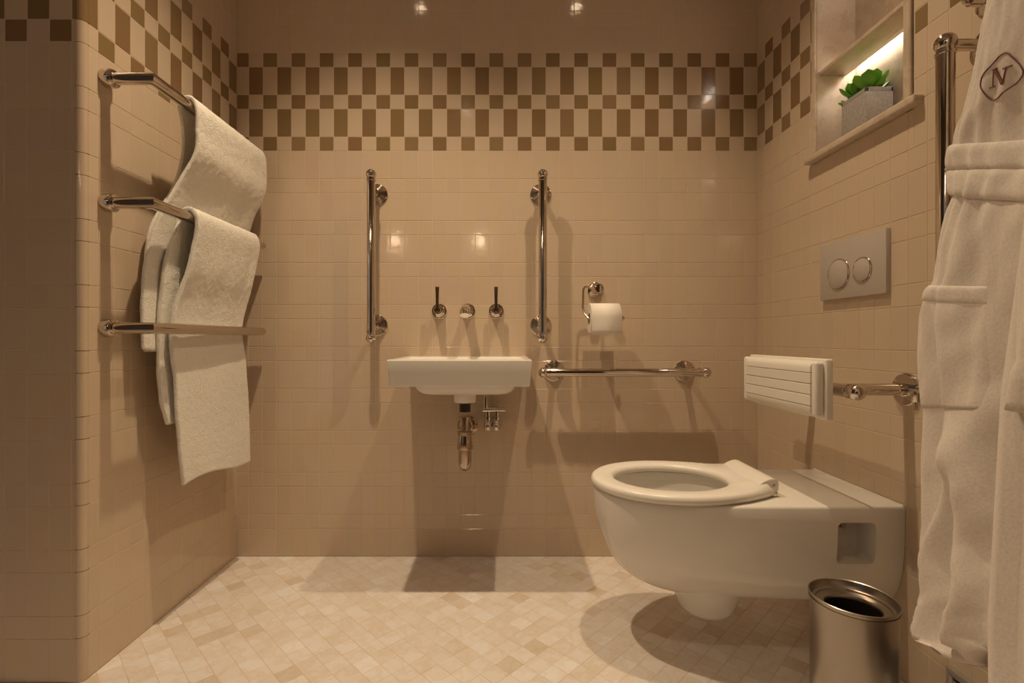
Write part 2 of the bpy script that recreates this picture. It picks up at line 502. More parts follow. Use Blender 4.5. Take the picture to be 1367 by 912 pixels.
# ------------------------------------------------------------------ niche in the right wall
bm = bmesh.new()
XN = XR + ND
add_box(bm, (XN, NY0 - 0.02, NZ0 - 0.02), (XN + 0.02, NY1 + 0.02, NZ1 + 0.02))         # back
add_box(bm, (XR - 0.001, NY1, NZ0 - 0.02), (XN, NY1 + 0.018, NZ1 + 0.018))
add_box(bm, (XR - 0.001, NY0 - 0.018, NZ0 - 0.02), (XN, NY0, NZ1 + 0.018))
add_box(bm, (XR - 0.001, NY0, NZ1), (XN, NY1, NZ1 + 0.018))
obj('trim_1', bm, M_MARBLE, kind='structure')
trim = bmesh.new()
for (y0, y1, za, zb) in ((NY1, NY1 + 0.016, NZ0, NZ1 + 0.022), (NY0 - 0.020, NY0, NZ0, NZ1 + 0.022), (NY0, NY1, NZ1, NZ1 + 0.022)):
    add_box(trim, (XR - 0.008, y0, za), (XR - 0.0005, y1, zb), 0.002, 1)
obj('trim_2', trim, M_MARBLE, kind='structure')
sill = box('windowsill_slab', (XR - 0.022, NY0 - 0.047, NZ0 - 0.02), (XN, NY1 + 0.03, NZ0), M_MARBLE, bevel=0.004, seg=3)
sill.name = 'trim_3'; sill['kind'] = 'structure'
shelf = tag(box('niche_shelf', (XR + 0.004, NY0 + 0.0005, 1.522), (XR + 0.083, NY1 - 0.0005, 1.533), M_MARBLE, bevel=0.002),
            'cream marble shelf dividing the lit wall niche above the potted succulent', 'shelf')
def strip_light(label, x, zz):
    t = thing('strip_light', label, 'light', (x, (NY0 + NY1) / 2, zz), 'strip lights hidden in the wall niche')
    box('housing', (x - 0.006, NY0 + 0.004, zz + 0.004), (x + 0.008, NY1 - 0.004, zz + 0.012), M_PLAST, t)
    box('diffuser', (x - 0.003, NY0 + 0.006, zz), (x + 0.004, NY1 - 0.016, zz + 0.0039), M_STRIP, t)
strip_light('bright linear strip light behind the niche shelf above the succulent', XN - 0.0105, 1.539)
strip_light('strip light under the top of the wall niche, just above the frame', XN - 0.03, NZ1 - 0.013)

# pot and succulent
pot = thing('potted_succulent', 'bright green succulent in a square grey concrete pot inside the wall niche', 'plant', (0.97, 1.3085, NZ0))
bm = bmesh.new()
px0, px1, py0, py1, pz = 0.930, 1.0, 1.262, 1.355, 1.414
add_box(bm, (px0, py0, NZ0), (px1, py1, pz - 0.01), 0.003, 2)
for lo, hi in (((px0, py0, pz - 0.012), (px0 + 0.007, py1, pz)), ((px1 - 0.007, py0, pz - 0.012), (px1, py1, pz)),
               ((px0, py0, pz - 0.012), (px1, py0 + 0.007, pz)), ((px0, py1 - 0.007, pz - 0.012), (px1, py1, pz))):
    add_box(bm, lo, hi, 0.0015, 1)
obj('pot', bm, M_CONC, pot)
box('soil', (px0 + 0.006, py0 + 0.006, pz - 0.0102), (px1 - 0.006, py1 - 0.006, pz - 0.005), M_SOIL, pot)
def leaf_geo(bm, base, d, length, width, up):
    d = Vector(d).normalized(); side = d.cross(Vector(up)).normalized(); nrm = side.cross(d).normalized()
    n = 7; prev = None; rings = []
    for i in range(n + 1):
        t = i / n
        wv = width * (0.28 + 0.95 * math.sin(min(1, t * 1.05) ** 1.6 * PI * 0.78)) * (1 if t < 0.8 else math.sqrt(max(0.0, 1 - ((t - 0.8) / 0.2) ** 2)) * 0.99 + 0.01)
        th = 0.0042 * (1 - 0.5 * t) * (wv / width)
        c = Vector(base) + d * length * t + nrm * length * 0.28 * t * t
        rings.append([bm.verts.new(c + side * wv / 2 * math.cos(a) + nrm * th * math.sin(a)) for a in [2 * PI * k / 8 for k in range(8)]])
    for a, b in zip(rings[:-1], rings[1:]):
        for k in range(8): bm.faces.new((a[k], a[(k + 1) % 8], b[(k + 1) % 8], b[k]))
    bm.faces.new(rings[-1]); bm.faces.new(rings[0][::-1])
for ri, (cx, cy, s) in enumerate(((0.955, 1.285, 1.05), (0.950, 1.322, 0.95), (0.975, 1.306, 0.9))):
    n = 21
    for k in range(n):
        a = k * 2.399963 + ri; t = k / n
        el = math.radians(20 + 62 * (1 - t))
        L = (0.026 + 0.026 * t) * s
        bm = bmesh.new()
        leaf_geo(bm, (cx, cy, pz - 0.002), (math.cos(a) * math.cos(el), math.sin(a) * math.cos(el), math.sin(el)), L * 1.12, 0.025 * s, (0, 0, 1))
        obj('leaf', bm, M_LEAF, pot)
for (b_, d, L) in (((0.948, 1.342, pz - 0.003), (-0.35, 0.75, 0.25), 0.030), ((0.944, 1.345, pz - 0.003), (-0.5, 0.6, 0.0), 0.026), ((0.955, 1.345, pz), (-0.1, 0.6, 0.7), 0.03)):
    bm = bmesh.new(); leaf_geo(bm, b_, d, L, 0.014, (0, 0, 1)); obj('leaf', bm, M_LEAF, pot)

# ------------------------------------------------------------------ grab bars
def flange_geo(bm, c, axis, r=0.037):
    prof = [(r, 0), (r, 0.0035)]
    for k in range(5):
        r0 = r - 0.0043 * k
        prof += [(r0 - 0.0008, 0.0042 + 0.0034 * k), (r0 - 0.0030, 0.0045 + 0.0034 * k), (r0 - 0.0042, 0.0036 + 0.0034 * k), (r0 - 0.0043, 0.0066 + 0.0034 * k)]
    prof.append((0.0105, 0.0225))
    add_lathe(bm, prof, c, axis, 40)
def grab_bar(label, p0, p1, posts, wall_axis, standoff, group, post_r=0.0105, plain=False):
    """p0,p1: ball centres; posts: points on the bar; wall_axis points from the wall to the bar"""
    p0, p1, n = Vector(p0), Vector(p1), Vector(wall_axis)
    t = thing('grab_bar', label, 'grab bar', tuple(p0 - n * standoff), group)
    d = (p1 - p0).normalized()
    bm = bmesh.new(); add_tube(bm, [p0, p1], 0.0142, 32); obj('rail', bm, M_CHROME, t)
    for p, s in ((p0, 1), (p1, -1)):
        bm = bmesh.new(); add_ball(bm, p, 0.0178, 32)
        add_lathe(bm, [(0.0142, 0), (0.0160, 0.001), (0.0160, 0.004), (0.0142, 0.005)], p + d * s * 0.017, d * s, 28)
        obj('ball_end', bm, M_CHROME, t)
    for q in posts:
        q = Vector(q); w_ = q - n * standoff
        bm = bmesh.new()
        if plain: add_lathe(bm, [(0.0365, 0), (0.0365, 0.006), (0.034, 0.009), (post_r + 0.002, 0.011), (post_r + 0.002, 0.022)], w_, n, 48)
        else: flange_geo(bm, w_, n)
        obj('flange', bm, M_CHROME, t)
        bm = bmesh.new(); add_tube(bm, [w_ + n * 0.02, q], post_r, 28); obj('post', bm, M_CHROME, t)
    return t
G = 'grab bars on the tiled walls'
yb = 1.665; so = YB - yb
grab_bar('vertical chrome grab bar on the back wall left of the washbasin', (-0.4403, yb, 0.772), (-0.4403, yb, 1.323), [(-0.4403, yb, 1.279), (-0.4403, yb, 0.8165)], (0, -1, 0), so, G)
grab_bar('vertical chrome grab bar on the back wall between washbasin taps and toilet paper', (0.1375, yb, 0.772), (0.1375, yb, 1.323), [(0.1375, yb, 1.279), (0.1375, yb, 0.8165)], (0, -1, 0), so, G)
grab_bar('horizontal chrome grab bar on the back wall below the toilet paper', (0.1405, yb, 0.656), (0.687, yb, 0.656), [(0.1843, yb, 0.656), (0.6447, yb, 0.656)], (0, -1, 0), so, G)
grab_bar('tall vertical chrome grab bar on the right wall beside the bathrobe', (0.820, 0.914, 0.772), (0.820, 0.914, 1.315), [(0.820, 0.914, 1.312), (0.820, 0.914, 0.776)], (-1, 0, 0), XR - 0.820, G)
grab_bar('horizontal chrome rail carrying the white backrest above the toilet', (0.7495, 1.045, 0.656), (0.7495, 1.47, 0.656), [(0.7495, 1.10, 0.656), (0.7495, 1.42, 0.656)], (-1, 0, 0), XR - 0.7495, G, 0.0138, True)

# ------------------------------------------------------------------ backrest
bk = thing('slatted_back_support', 'white slatted plastic back support mounted above the toilet', 'back support', (0.727, 1.25, 0.657))
y0, y1 = 1.087, 1.413
bm = bmesh.new(); add_box(bm, (0.7102, y0 - 0.004, 0.590), (0.7275, y1 + 0.004, 0.7245), 0.004, 3); obj('back_frame', bm, M_PLAST, bk)
zs = [0.596, 0.6185, 0.6435, 0.668, 0.693, 0.7195]
for i in range(5):
    bm = bmesh.new(); za, zb = zs[i] + 0.0006, zs[i + 1] - 0.0006
    # profile in X-Z, outer boards roll back towards the frame
    xf = 0.6885
    if i == 4: prof = [(0.710, za), (xf, za), (xf, za + 0.012), (xf + 0.003, zb - 0.007), (xf + 0.008, zb - 0.002), (xf + 0.014, zb), (0.710, zb)]
    elif i == 0: prof = [(0.710, zb), (xf, zb), (xf, zb - 0.009), (xf + 0.003, za + 0.006), (xf + 0.008, za + 0.002), (xf + 0.014, za), (0.710, za)]
    else: prof = [(0.710, za), (xf + 0.001, za), (xf, za + 0.0015), (xf, zb - 0.0015), (xf + 0.001, zb), (0.710, zb)]
    A = [bm.verts.new((x, y0 + 0.018, z_)) for x, z_ in prof]; B = [bm.verts.new((x, y1 - 0.018, z_)) for x, z_ in prof]
    bm.faces.new(A); bm.faces.new(B[::-1])
    for k in range(len(prof)): bm.faces.new((A[k], B[k], B[(k + 1) % len(prof)], A[(k + 1) % len(prof)]))
    obj('slat', bm, M_PLAST, bk, angle=30)
for ya, yc in ((y0, y0 + 0.0175), (y1 - 0.0175, y1)):
    bm = bmesh.new(); add_box(bm, (0.6890, ya, 0.5965), (0.7105, yc, 0.719), 0.0075, 4); obj('end_cap', bm, M_PLAST, bk)
for yy in (1.15, 1.35):
    bm = bmesh.new(); add_box(bm, (0.7265, yy - 0.012, 0.636), (0.7345, yy + 0.012, 0.676), 0.002); obj('bracket', bm, M_CHROME, bk)

# ------------------------------------------------------------------ flush plate
fp = thing('flush_plate', 'grey rectangular dual flush plate with two round buttons on the right wall', 'flush plate', (XR, 1.267, 0.951))
box('plate', (0.892, 1.148, 0.875), (XR + 0.001, 1.386, 1.027), M_PLATE, fp, bevel=0.0015)
for yy, rr in ((1.309, 0.0400), (1.2232, 0.0305)):
    bm = bmesh.new()
    add_lathe(bm, [(rr - 0.002, -0.0005), (rr - 0.0015, 0.0022), (rr, 0.0028), (rr + 0.0015, 0.0022), (rr + 0.002, -0.0005)], (0.892, yy, 0.940), (-1, 0, 0), 56)
    ring = obj('button_ring', bm, M_CHROME, fp)
    bm = bmesh.new(); add_lathe(bm, [(rr - 0.0022, 0), (rr - 0.0024, 0.0032), (rr - 0.004, 0.0042), (0, 0.0046)], (0.892, yy, 0.940), (-1, 0, 0), 56)
    obj('button', bm, M_PLATE, fp)

# ------------------------------------------------------------------ toilet
TY = 1.268
ZT = 0.393
def half_w(x):
    if x < 0.45:
        t = (0.45 - x) / (0.45 - 0.236); return 0.162 * math.sqrt(max(0.0, 1 - t ** 2.15))
    return 0.162
zbt = [(0.236, 0.375), (0.242, 0.318), (0.264, 0.252), (0.292, 0.202), (0.345, 0.163), (0.42, 0.140), (0.50, 0.132), (0.902, 0.130)]
toilet = thing('toilet', 'white wall hung toilet with open round seat on the right wall', 'toilet', (0.60, TY, 0.0))
bm = bmesh.new()
xs = [0.236 + (0.45 - 0.236) * (1 - math.cos(PI / 2 * i / 26)) for i in range(1, 26)] + [0.45 + (0.902 - 0.45) * i / 20 for i in range(21)]
rings = []
NSEC = 40
for x in xs:
    wv = half_w(x); zb = smooth_tab(zbt, x); H = ZT - zb
    n = lerp_tab([(0.236, 2.1), (0.45, 2.35), (0.70, 2.9), (0.902, 3.4)], x)
    ring = []
    for i in range(NSEC + 1):
        a = PI * i / NSEC      # 0: near top edge ... PI: far top edge via bottom
        c, s = math.cos(a), math.sin(a)
        yy = -wv * math.copysign(abs(c) ** (2 / n), c); zz = -H * abs(s) ** (2 / n)
        # soft top edge
        ring.append(bm.verts.new((x, TY + yy, ZT + min(zz, -0.006))))
    e = min(0.006, wv * 0.4)
    ring = [bm.verts.new((x, TY - wv + e, ZT)), bm.verts.new((x, TY - wv + e * 0.3, ZT - 0.0017))] + ring + [bm.verts.new((x, TY + wv - e * 0.3, ZT - 0.0017)), bm.verts.new((x, TY + wv - e, ZT))]
    rings.append(ring)
m_ = len(rings[0])
for a, b in zip(rings[:-1], rings[1:]):
    for k in range(m_): bm.faces.new((a[k], a[(k + 1) % m_], b[(k + 1) % m_], b[k]))
tip = bm.verts.new((0.2355, TY, ZT - 0.008))
for k in range(m_): bm.faces.new((rings[0][(k + 1) % m_], rings[0][k], tip))
bm.faces.new(rings[-1])
body = obj('bowl_body', bm, M_PORC, toilet, angle=50)
def cut(target, bmc):
    bmesh.ops.recalc_face_normals(bmc, faces=bmc.faces[:])
    me = bpy.data.meshes.new('cutter'); bmc.to_mesh(me); bmc.free()
    me.materials.append(target.data.materials[0])
    c = bpy.data.objects.new('cutter', me); COL.objects.link(c)
    md = target.modifiers.new('cut', 'BOOLEAN'); md.operation = 'DIFFERENCE'; md.object = c; md.solver = 'EXACT'
    dg = bpy.context.evaluated_depsgraph_get(); dg.update()
    new = bpy.data.meshes.new_from_object(target.evaluated_get(dg))
    target.modifiers.clear(); target.data = new
    bpy.data.objects.remove(c)
    new.shade_smooth(); new.set_sharp_from_angle(angle=math.radians(50))
bmc = bmesh.new()
bmesh.ops.create_uvsphere(bmc, u_segments=64, v_segments=32, radius=1.0)
for v in bmc.verts: v.co = Vector((0.432 + v.co.x * 0.158, TY + v.co.y * 0.128, 0.398 + v.co.z * (0.20 if v.co.z < 0 else 0.05)))
cut(body, bmc)
bmc = bmesh.new(); add_box(bmc, (0.752, 1.00, 0.262), (0.838, 1.175, 0.357), 0.012, 4)
cut(body, bmc)
bm = bmesh.new()      # outlet foot under the bowl
add_lathe(bm, [(0.0, 0.0), (0.050, 0.0), (0.060, 0.004), (0.069, 0.016), (0.078, 0.04), (0.086, 0.07), (0.090, 0.12)], (0.520, 1.262, 0.080), (0, 0, 1), 48)
obj('foot', bm, M_PORC, toilet)
bm = bmesh.new(); add_lathe(bm, [(0.0, 0), (0.100, 0), (0.100, 0.002), (0.0, 0.002)], (0.44, TY, 0.262), (0, 0, 1), 40, False)
obj('water', bm, M_WATER, toilet)
fx = bmesh.new()
add_lathe(fx, [(0.008, 0), (0.008, 0.022), (0.005, 0.024), (0.005, 0.04)], (0.785, 1.135, 0.341), (-0.3, 0.9, 0), 16)
add_lathe(fx, [(0.006, 0), (0.006, 0.03)], (0.769, 1.155, 0.343), (1, 0, 0), 16)
obj('fixing_bolt', fx, M_DARKCHROME, toilet, label='small dark metal fixing in the side recess')
bm = bmesh.new()     # caulk line to the wall
add_box(bm, (0.8985, TY - 0.160, 0.386), (0.9028, TY + 0.160, 0.3955), 0.0012, 1)
obj('gasket', bm, M_PLAST, toilet)

# seat ring
SC = Vector((0.43, TY))
def outer_pts():
    pts = []
    for i in range(0, 41):      # tip -> widest
        a = PI / 2 * i / 40; pts.append((0.43 - 0.1995 * math.cos(a), 0.171 * math.sin(a)))
    for i in range(1, 41):
        t = i / 40; x = 0.43 + t * 0.218
        s = t * t * (3 - 2 * t)
        wv = 0.171 - 0.075 * (t ** 2.0) * (1 if t < 0.75 else 1 - 0.0 * (t - 0.75))
        pts.append((x, wv))
    pts.append((0.652, 0.093)); pts.append((0.656, 0.088)); pts.append((0.657, 0.0))
    return pts
OP = outer_pts()
def outer_r(a):
    d = Vector((math.cos(a), abs(math.sin(a)))); best = None
    for p, q in zip(OP[:-1], OP[1:]):
        p = Vector((p[0] - 0.43, p[1])); q = Vector((q[0] - 0.43, q[1])); e = q - p
        den = d.x * e.y - d.y * e.x
        if abs(den) < 1e-12: continue
        t = (p.x * e.y - p.y * e.x) / den; s = (p.x * d.y - p.y * d.x) / den
        if t > 0 and -1e-6 <= s <= 1 + 1e-6: best = t if best is None else max(best, t)
    return best
bm = bmesh.new(); N = 160; rings = []
ZS = 0.4175
for i in range(N):
    a = 2 * PI * i / N; ro = outer_r(a)
    ri = 1 / math.sqrt((math.cos(a) / 0.140) ** 2 + (math.sin(a) / 0.117) ** 2)
    d = Vector((math.cos(a), math.sin(a), 0)); c0 = Vector((0.43, TY, 0))
    lift = 0.012 * max(0.0, min(1.0, (ro * math.cos(a) - 0.14) / 0.08)) ** 2
    P = []
    for (f_in, off, zz) in ((0, 0.004, ZS - 0.021), (0, 0.0, ZS - 0.014), (0, 0.002, ZS - 0.005), (0, 0.007, ZS - 0.001), (0, 0.013, ZS + lift * 0.9),
                            (1, 0.013, ZS), (1, 0.006, ZS - 0.0025), (1, 0.001, ZS - 0.009), (1, 0.001, ZS - 0.017), (1, 0.004, ZS - 0.021)):
        rr = ri + off if f_in else ro - off
        P.append(bm.verts.new(c0 + d * rr + Vector((0, 0, zz))))
    rings.append(P)
for i in range(N):
    a, b = rings[i], rings[(i + 1) % N]
    for k in range(10): bm.faces.new((a[k], a[(k + 1) % 10], b[(k + 1) % 10], b[k]))
seat = obj('seat', bm, M_PLAST, toilet, angle=80)
bm = bmesh.new()
hz, hx = 0.421, 0.640
prof = [(-0.052, -0.006), (-0.040, -0.0025), (-0.028, 0.003), (-0.017, 0.0095), (-0.008, 0.0135), (0.002, 0.0155), (0.010, 0.0145), (0.0155, 0.010), (0.017, 0.002), (0.016, -0.012), (0.010, -0.016), (-0.010, -0.016), (-0.030, -0.022), (-0.052, -0.022)]
A = [bm.verts.new((hx + p, TY - 0.0965, hz + q)) for p, q in prof]; B = [bm.verts.new((hx + p, TY + 0.0965, hz + q)) for p, q in prof]
bm.faces.new(A); bm.faces.new(B[::-1])
for k in range(len(prof)): bm.faces.new((A[k], B[k], B[(k + 1) % len(prof)], A[(k + 1) % len(prof)]))
bmesh.ops.bevel(bm, geom=[e for e in bm.edges if abs(e.verts[0].co.y - e.verts[1].co.y) < 1e-6], offset=0.0015, segments=2, affect='EDGES')
hg = obj('hinge_bar', bm, M_PLAST, seat, angle=50)
for s in (-1, 1):
    bm = bmesh.new(); add_lathe(bm, [(0.0042, 0), (0.0042, 0.0008), (0.0034, 0.0008), (0.003, 0.0002), (0, 0.0002)], (hx + 0.004, TY + s * 0.0965, hz + 0.001), (0, s, 0), 20)
    obj('hinge_pin', bm, M_PLATE, seat)
    bm = bmesh.new(); add_box(bm, (hx - 0.010, TY + s * 0.072 - 0.022, ZT), (hx + 0.016, TY + s * 0.072 + 0.022, ZT + 0.013), 0.003); obj('hinge_mount', bm, M_CHROME, seat)

# ------------------------------------------------------------------ washbasin
BX0, BX1, BYF = -0.3288, 0.0868, 1.400
basin = thing('washbasin', 'small rectangular white washbasin on the back wall', 'sink', (-0.121, YB, 0.67))
bm = bmesh.new()
zt, zb_ = 0.7095, 0.633
def rr_loop(x0, x1, y0, y1, r, z_, n=6):
    pts = []
    for cx, cy, a0 in ((x1 - r, y1 - r, 0), (x0 + r, y1 - r, PI / 2), (x0 + r, y0 + r, PI), (x1 - r, y0 + r, 1.5 * PI)):
        for i in range(n + 1):
            a = a0 + PI / 2 * i / n; pts.append((cx + r * math.cos(a), cy + r * math.sin(a), z_))
    return pts
def loft(bm, loops, cap0=True, cap1=True):
    R = [[bm.verts.new(p) for p in L] for L in loops]; n = len(R[0])
    for a, b in zip(R[:-1], R[1:]):
        for k in range(n): bm.faces.new((a[k], a[(k + 1) % n], b[(k + 1) % n], b[k]))
    if cap0: bm.faces.new(R[0][::-1])
    if cap1: bm.faces.new(R[-1])
Y1 = YB - 0.0005
def L(i, z_, r, back=0.0): return rr_loop(BX0 + i, BX1 - i, BYF + i, Y1 - back, r, z_)
loft(bm, [
    rr_loop(-0.16, -0.082, 1.585, 1.64, 0.025, 0.5955),                                     # underside of the bowl
    rr_loop(-0.235, 0.008, 1.525, 1.690, 0.03, 0.5965), rr_loop(-0.250, 0.023, 1.510, 1.705, 0.035, 0.6005), rr_loop(-0.260, 0.033, 1.500, 1.714, 0.04, 0.608),
    rr_loop(-0.266, 0.039, 1.494, 1.718, 0.04, 0.618), rr_loop(-0.270, 0.043, 1.490, 1.72, 0.04, zb_ + 0.0005),
    L(0.0085, zb_, 0.004), L(0.0065, zb_ + 0.002, 0.006), L(0.0035, zb_ + 0.04, 0.006), L(0.0005, zt - 0.005, 0.006), L(0.001, zt - 0.002, 0.006), L(0.003, zt, 0.006),
    rr_loop(BX0 + 0.018, BX1 - 0.018, BYF + 0.018, YB - 0.09, 0.03, zt - 0.001), rr_loop(BX0 + 0.024, BX1 - 0.024, BYF + 0.024, YB - 0.096, 0.03, zt - 0.007),
    rr_loop(BX0 + 0.035, BX1 - 0.035, BYF + 0.035, YB - 0.105, 0.04, zt - 0.06), rr_loop(BX0 + 0.06, BX1 - 0.06, BYF + 0.065, YB - 0.12, 0.05, zt - 0.085),
    rr_loop(-0.155, -0.087, 1.54, 1.60, 0.028, zt - 0.09)])
obj('bowl', bm, M_PORC, basin, angle=30)
TX, TYY = -0.121, 1.62
bm = bmesh.new(); add_lathe(bm, [(0.034, 0), (0.036, 0.003), (0.037, 0.03), (0.037, 0.04)], (TX, TYY, 0.562), (0, 0, 1), 40); obj('drain_boss', bm, M_PORC, basin)
# trap
trap = thing('bottle_trap', 'chrome bottle trap hanging under the washbasin', 'drain trap', (TX, TYY, 0.33))
bm = bmesh.new(); add_lathe(bm, [(0.026, 0.030), (0.018, 0.0225), (0.018, -0.001)], (TX, TYY, 0.532), (0, 0, 1), 32); obj('tailpiece', bm, M_BLACK, trap, label='black tailpiece under the basin')
bm = bmesh.new(); add_lathe(bm, [(0.0, 0.0), (0.008, 0.0005), (0.015, 0.005), (0.0195, 0.016), (0.0215, 0.03), (0.0215, 0.07)], (TX, TYY, 0.338), (0, 0, 1), 36); obj('cup', bm, M_DARKREFL, trap)
bm = bmesh.new(); add_lathe(bm, [(0.0215, 0), (0.0255, 0.001), (0.0262, 0.004), (0.022, 0.040), (0.0205, 0.046), (0.024, 0.047), (0.0245, 0.058), (0.02, 0.060), (0.0145, 0.061), (0.0145, 0.096), (0.019, 0.097), (0.019, 0.106), (0.012, 0.107)], (TX, TYY, 0.408), (0, 0, 1), 36)
obj('body', bm, M_DARKREFL, trap)
bm = bmesh.new(); add_tube(bm, [(TX, TYY + 0.012, 0.462), (TX, YB - 0.004, 0.462)], 0.0155, 24); obj('waste_pipe', bm, M_DARKREFL, trap)
bm = bmesh.new(); add_lathe(bm, [(0.036, 0), (0.036, 0.003), (0.030, 0.009), (0.020, 0.016), (0.016, 0.018)], (TX, YB, 0.462), (0, -1, 0), 40); obj('wall_cover', bm, M_DARKREFL, trap)
# mixing valve
vx, vy = -0.035, 1.70
val = thing('mixing_valve', 'small chrome mixing valve with two inlets beside the bottle trap', 'valve', (vx, YB, 0.53))
def pxp(x, y, Y): return ((x - 670) * Y / F, Y, EYE - (y - 453) * Y / F)
bm = bmesh.new(); add_tube(bm, [pxp(648.5, 531, vy), pxp(648.5, 547, vy)], 0.0095, 20); add_lathe(bm, [(0.0105, 0), (0.0105, 0.006)], pxp(648.5, 534, vy), (0, 0, 1), 20); add_tube(bm, [pxp(648.5, 531, vy), (pxp(648.5, 531, vy)[0], vy, 0.586)], 0.006, 12); obj('riser', bm, M_CHROME, val)
bm = bmesh.new(); add_lathe(bm, [(0.0, 0), (0.011, 0.0), (0.011, 0.03), (0.0095, 0.032), (0.0095, 0.055), (0.008, 0.057), (0.008, 0.077), (0, 0.077)], pxp(644.5, 547, vy), (1, 0, 0), 20, False); obj('valve_body', bm, M_CHROME, val)
for xx in (651.5, 663.0):
    bm = bmesh.new(); a = Vector(pxp(xx, 550, vy)); add_lathe(bm, [(0.0095, 0), (0.0095, 0.014), (0.0125, 0.016), (0.0125, 0.026), (0.0095, 0.028), (0.0105, 0.038), (0.0135, 0.042), (0.0145, 0.052), (0.011, 0.062), (0, 0.063)], a, (0, 0, -1), 20); obj('inlet', bm, M_CHROME, val)
    bm = bmesh.new(); add_tube(bm, [a + Vector((0, 0, -0.05)), (a.x, YB, a.z - 0.05)], 0.008, 16); add_lathe(bm, [(0.016, 0), (0.014, 0.006), (0.008, 0.01)], (a.x, YB, a.z - 0.05), (0, -1, 0), 24); obj('wall_stub', bm, M_CHROME, val)

# taps and spout
def rosette(bm, c, s=1.0):
    add_lathe(bm, [(0.0262 * s, 0), (0.0262 * s, 0.004), (0.0245 * s, 0.006), (0.022 * s, 0.0062), (0.0215 * s, 0.010), (0.018 * s, 0.013), (0.0165 * s, 0.020), (0.0165 * s, 0.032), (0.0135 * s, 0.035)], c, (0, -1, 0), 40)
for tx, side in ((-0.2214, 'left'), (-0.020, 'right')):
    t = thing('tap', 'chrome wall tap with dark upright lever, %s of the basin spout' % side, 'tap', (tx, YB, 0.868), 'lever taps above the washbasin')
    bm = bmesh.new(); rosette(bm, (tx, YB, 0.868)); obj('rosette', bm, M_CHROME, t)
    bm = bmesh.new(); add_lathe(bm, [(0.0118, 0.0), (0.0118, 0.018), (0.010, 0.021), (0.0, 0.0215)], (tx, YB - 0.035, 0.868), (0, -1, 0), 28); obj('hub', bm, M_DARKCHROME, t)
    bm = bmesh.new(); rgs = []
    for zz, hw, th in ((0.862, 0.0045, 0.004), (0.90, 0.0052, 0.0035), (0.948, 0.0066, 0.0028)):
        rgs.append([(tx - hw, YB - 0.052 - th - 0.002, zz), (tx + hw, YB - 0.052 - th - 0.002, zz), (tx + hw, YB - 0.052 + th, zz), (tx - hw, YB - 0.052 + th, zz)])
    loft(bm, rgs); bmesh.ops.bevel(bm, geom=bm.edges[:], offset=0.001, segments=1, affect='EDGES')
    obj('lever', bm, M_DARKCHROME, t, label='dark polished lever')
sp = thing('basin_spout', 'short round chrome wall spout between the two lever taps', 'spout', (TX, YB, 0.868))
bm = bmesh.new(); rosette(bm, (TX, YB, 0.868), 1.02); obj('rosette', bm, M_CHROME, sp)
bm = bmesh.new(); add_tube(bm, bez([(TX, YB - 0.03, 0.870), (TX, YB - 0.065, 0.870), (TX, YB - 0.10, 0.868), (TX, YB - 0.122, 0.861), (TX, YB - 0.130, 0.846)], 6), [0.0155] * 6 + [0.0158] * 6 + [0.0163] * 6 + [0.0168] * 7, 28)
obj('spout_tube', bm, M_CHROME, sp)

# ------------------------------------------------------------------ toilet paper
hx_, hz_ = 0.331, 0.942
ho = thing('toilet_roll_holder', 'chrome open arm toilet roll holder on the back wall', 'roll holder', (hx_, YB, hz_))
bm = bmesh.new(); add_lathe(bm, [(0.0275, 0), (0.0275, 0.004), (0.024, 0.006), (0.0235, 0.011), (0.019, 0.014), (0.014, 0.020), (0.012, 0.03), (0.012, 0.05), (0.016, 0.053), (0.018, 0.060), (0.014, 0.068), (0, 0.071)], (hx_, YB, hz_), (0, -1, 0), 36); obj('flange', bm, M_CHROME, ho)
RX0, RX1, RYc, RZ = 0.292, 0.390, 1.655, 0.838
bm = bmesh.new()
add_tube(bm, [(hx_, 1.69, hz_ + 0.004), (0.284, 1.688, hz_ + 0.004), (0.278, 1.686, hz_ - 0.004), (0.2745, 1.68, RZ + 0.04), (0.2765, 1.672, RZ + 0.022), (0.284, 1.655, RZ + 0.006), (0.288, 1.65, RZ), (0.402, 1.65, RZ)], 0.0042, 14)
add_ball(bm, (0.402, 1.65, RZ), 0.008, 16)
obj('arm', bm, M_CHROME, ho)
tr = thing('toilet_roll', 'white toilet paper roll hanging on the chrome holder', 'toilet paper', ((RX0 + RX1) / 2, RYc, RZ))
bm = bmesh.new(); R_ = 0.049
outer = [(RYc + R_ * math.cos(2 * PI * k / 64), RZ + R_ * math.sin(2 * PI * k / 64)) for k in range(64)]
innr = [(RYc + 0.019 * math.cos(2 * PI * k / 64), RZ + 0.019 * math.sin(2 * PI * k / 64)) for k in range(64)]
V = {}
for nm, x, pts in (('ao', RX0, outer), ('bo', RX1, outer), ('ai', RX0, innr), ('bi', RX1, innr)): V[nm] = [bm.verts.new((x, p[0], p[1])) for p in pts]
for k in range(64):
    j = (k + 1) % 64
    bm.faces.new((V['ao'][k], V['ao'][j], V['bo'][j], V['bo'][k])); bm.faces.new((V['ai'][k], V['ai'][j], V['bi'][j], V['bi'][k]))
    bm.faces.new((V['ao'][k], V['ao'][j], V['ai'][j], V['ai'][k])); bm.faces.new((V['bo'][k], V['bo'][j], V['bi'][j], V['bi'][k]))
obj('paper', bm, M_PAPER, tr)
bm = bmesh.new()      # free end coming over the front and hanging
path = [(RYc + (R_ + 0.0012) * math.cos(a), RZ + (R_ + 0.0012) * math.sin(a)) for a in [PI * (0.5 + 0.5 * i / 14) for i in range(15)]]
path += [(RYc - R_ - 0.002, RZ - 0.02), (RYc - R_ - 0.001, RZ - 0.04), (RYc - R_ + 0.002, RZ - 0.054)]
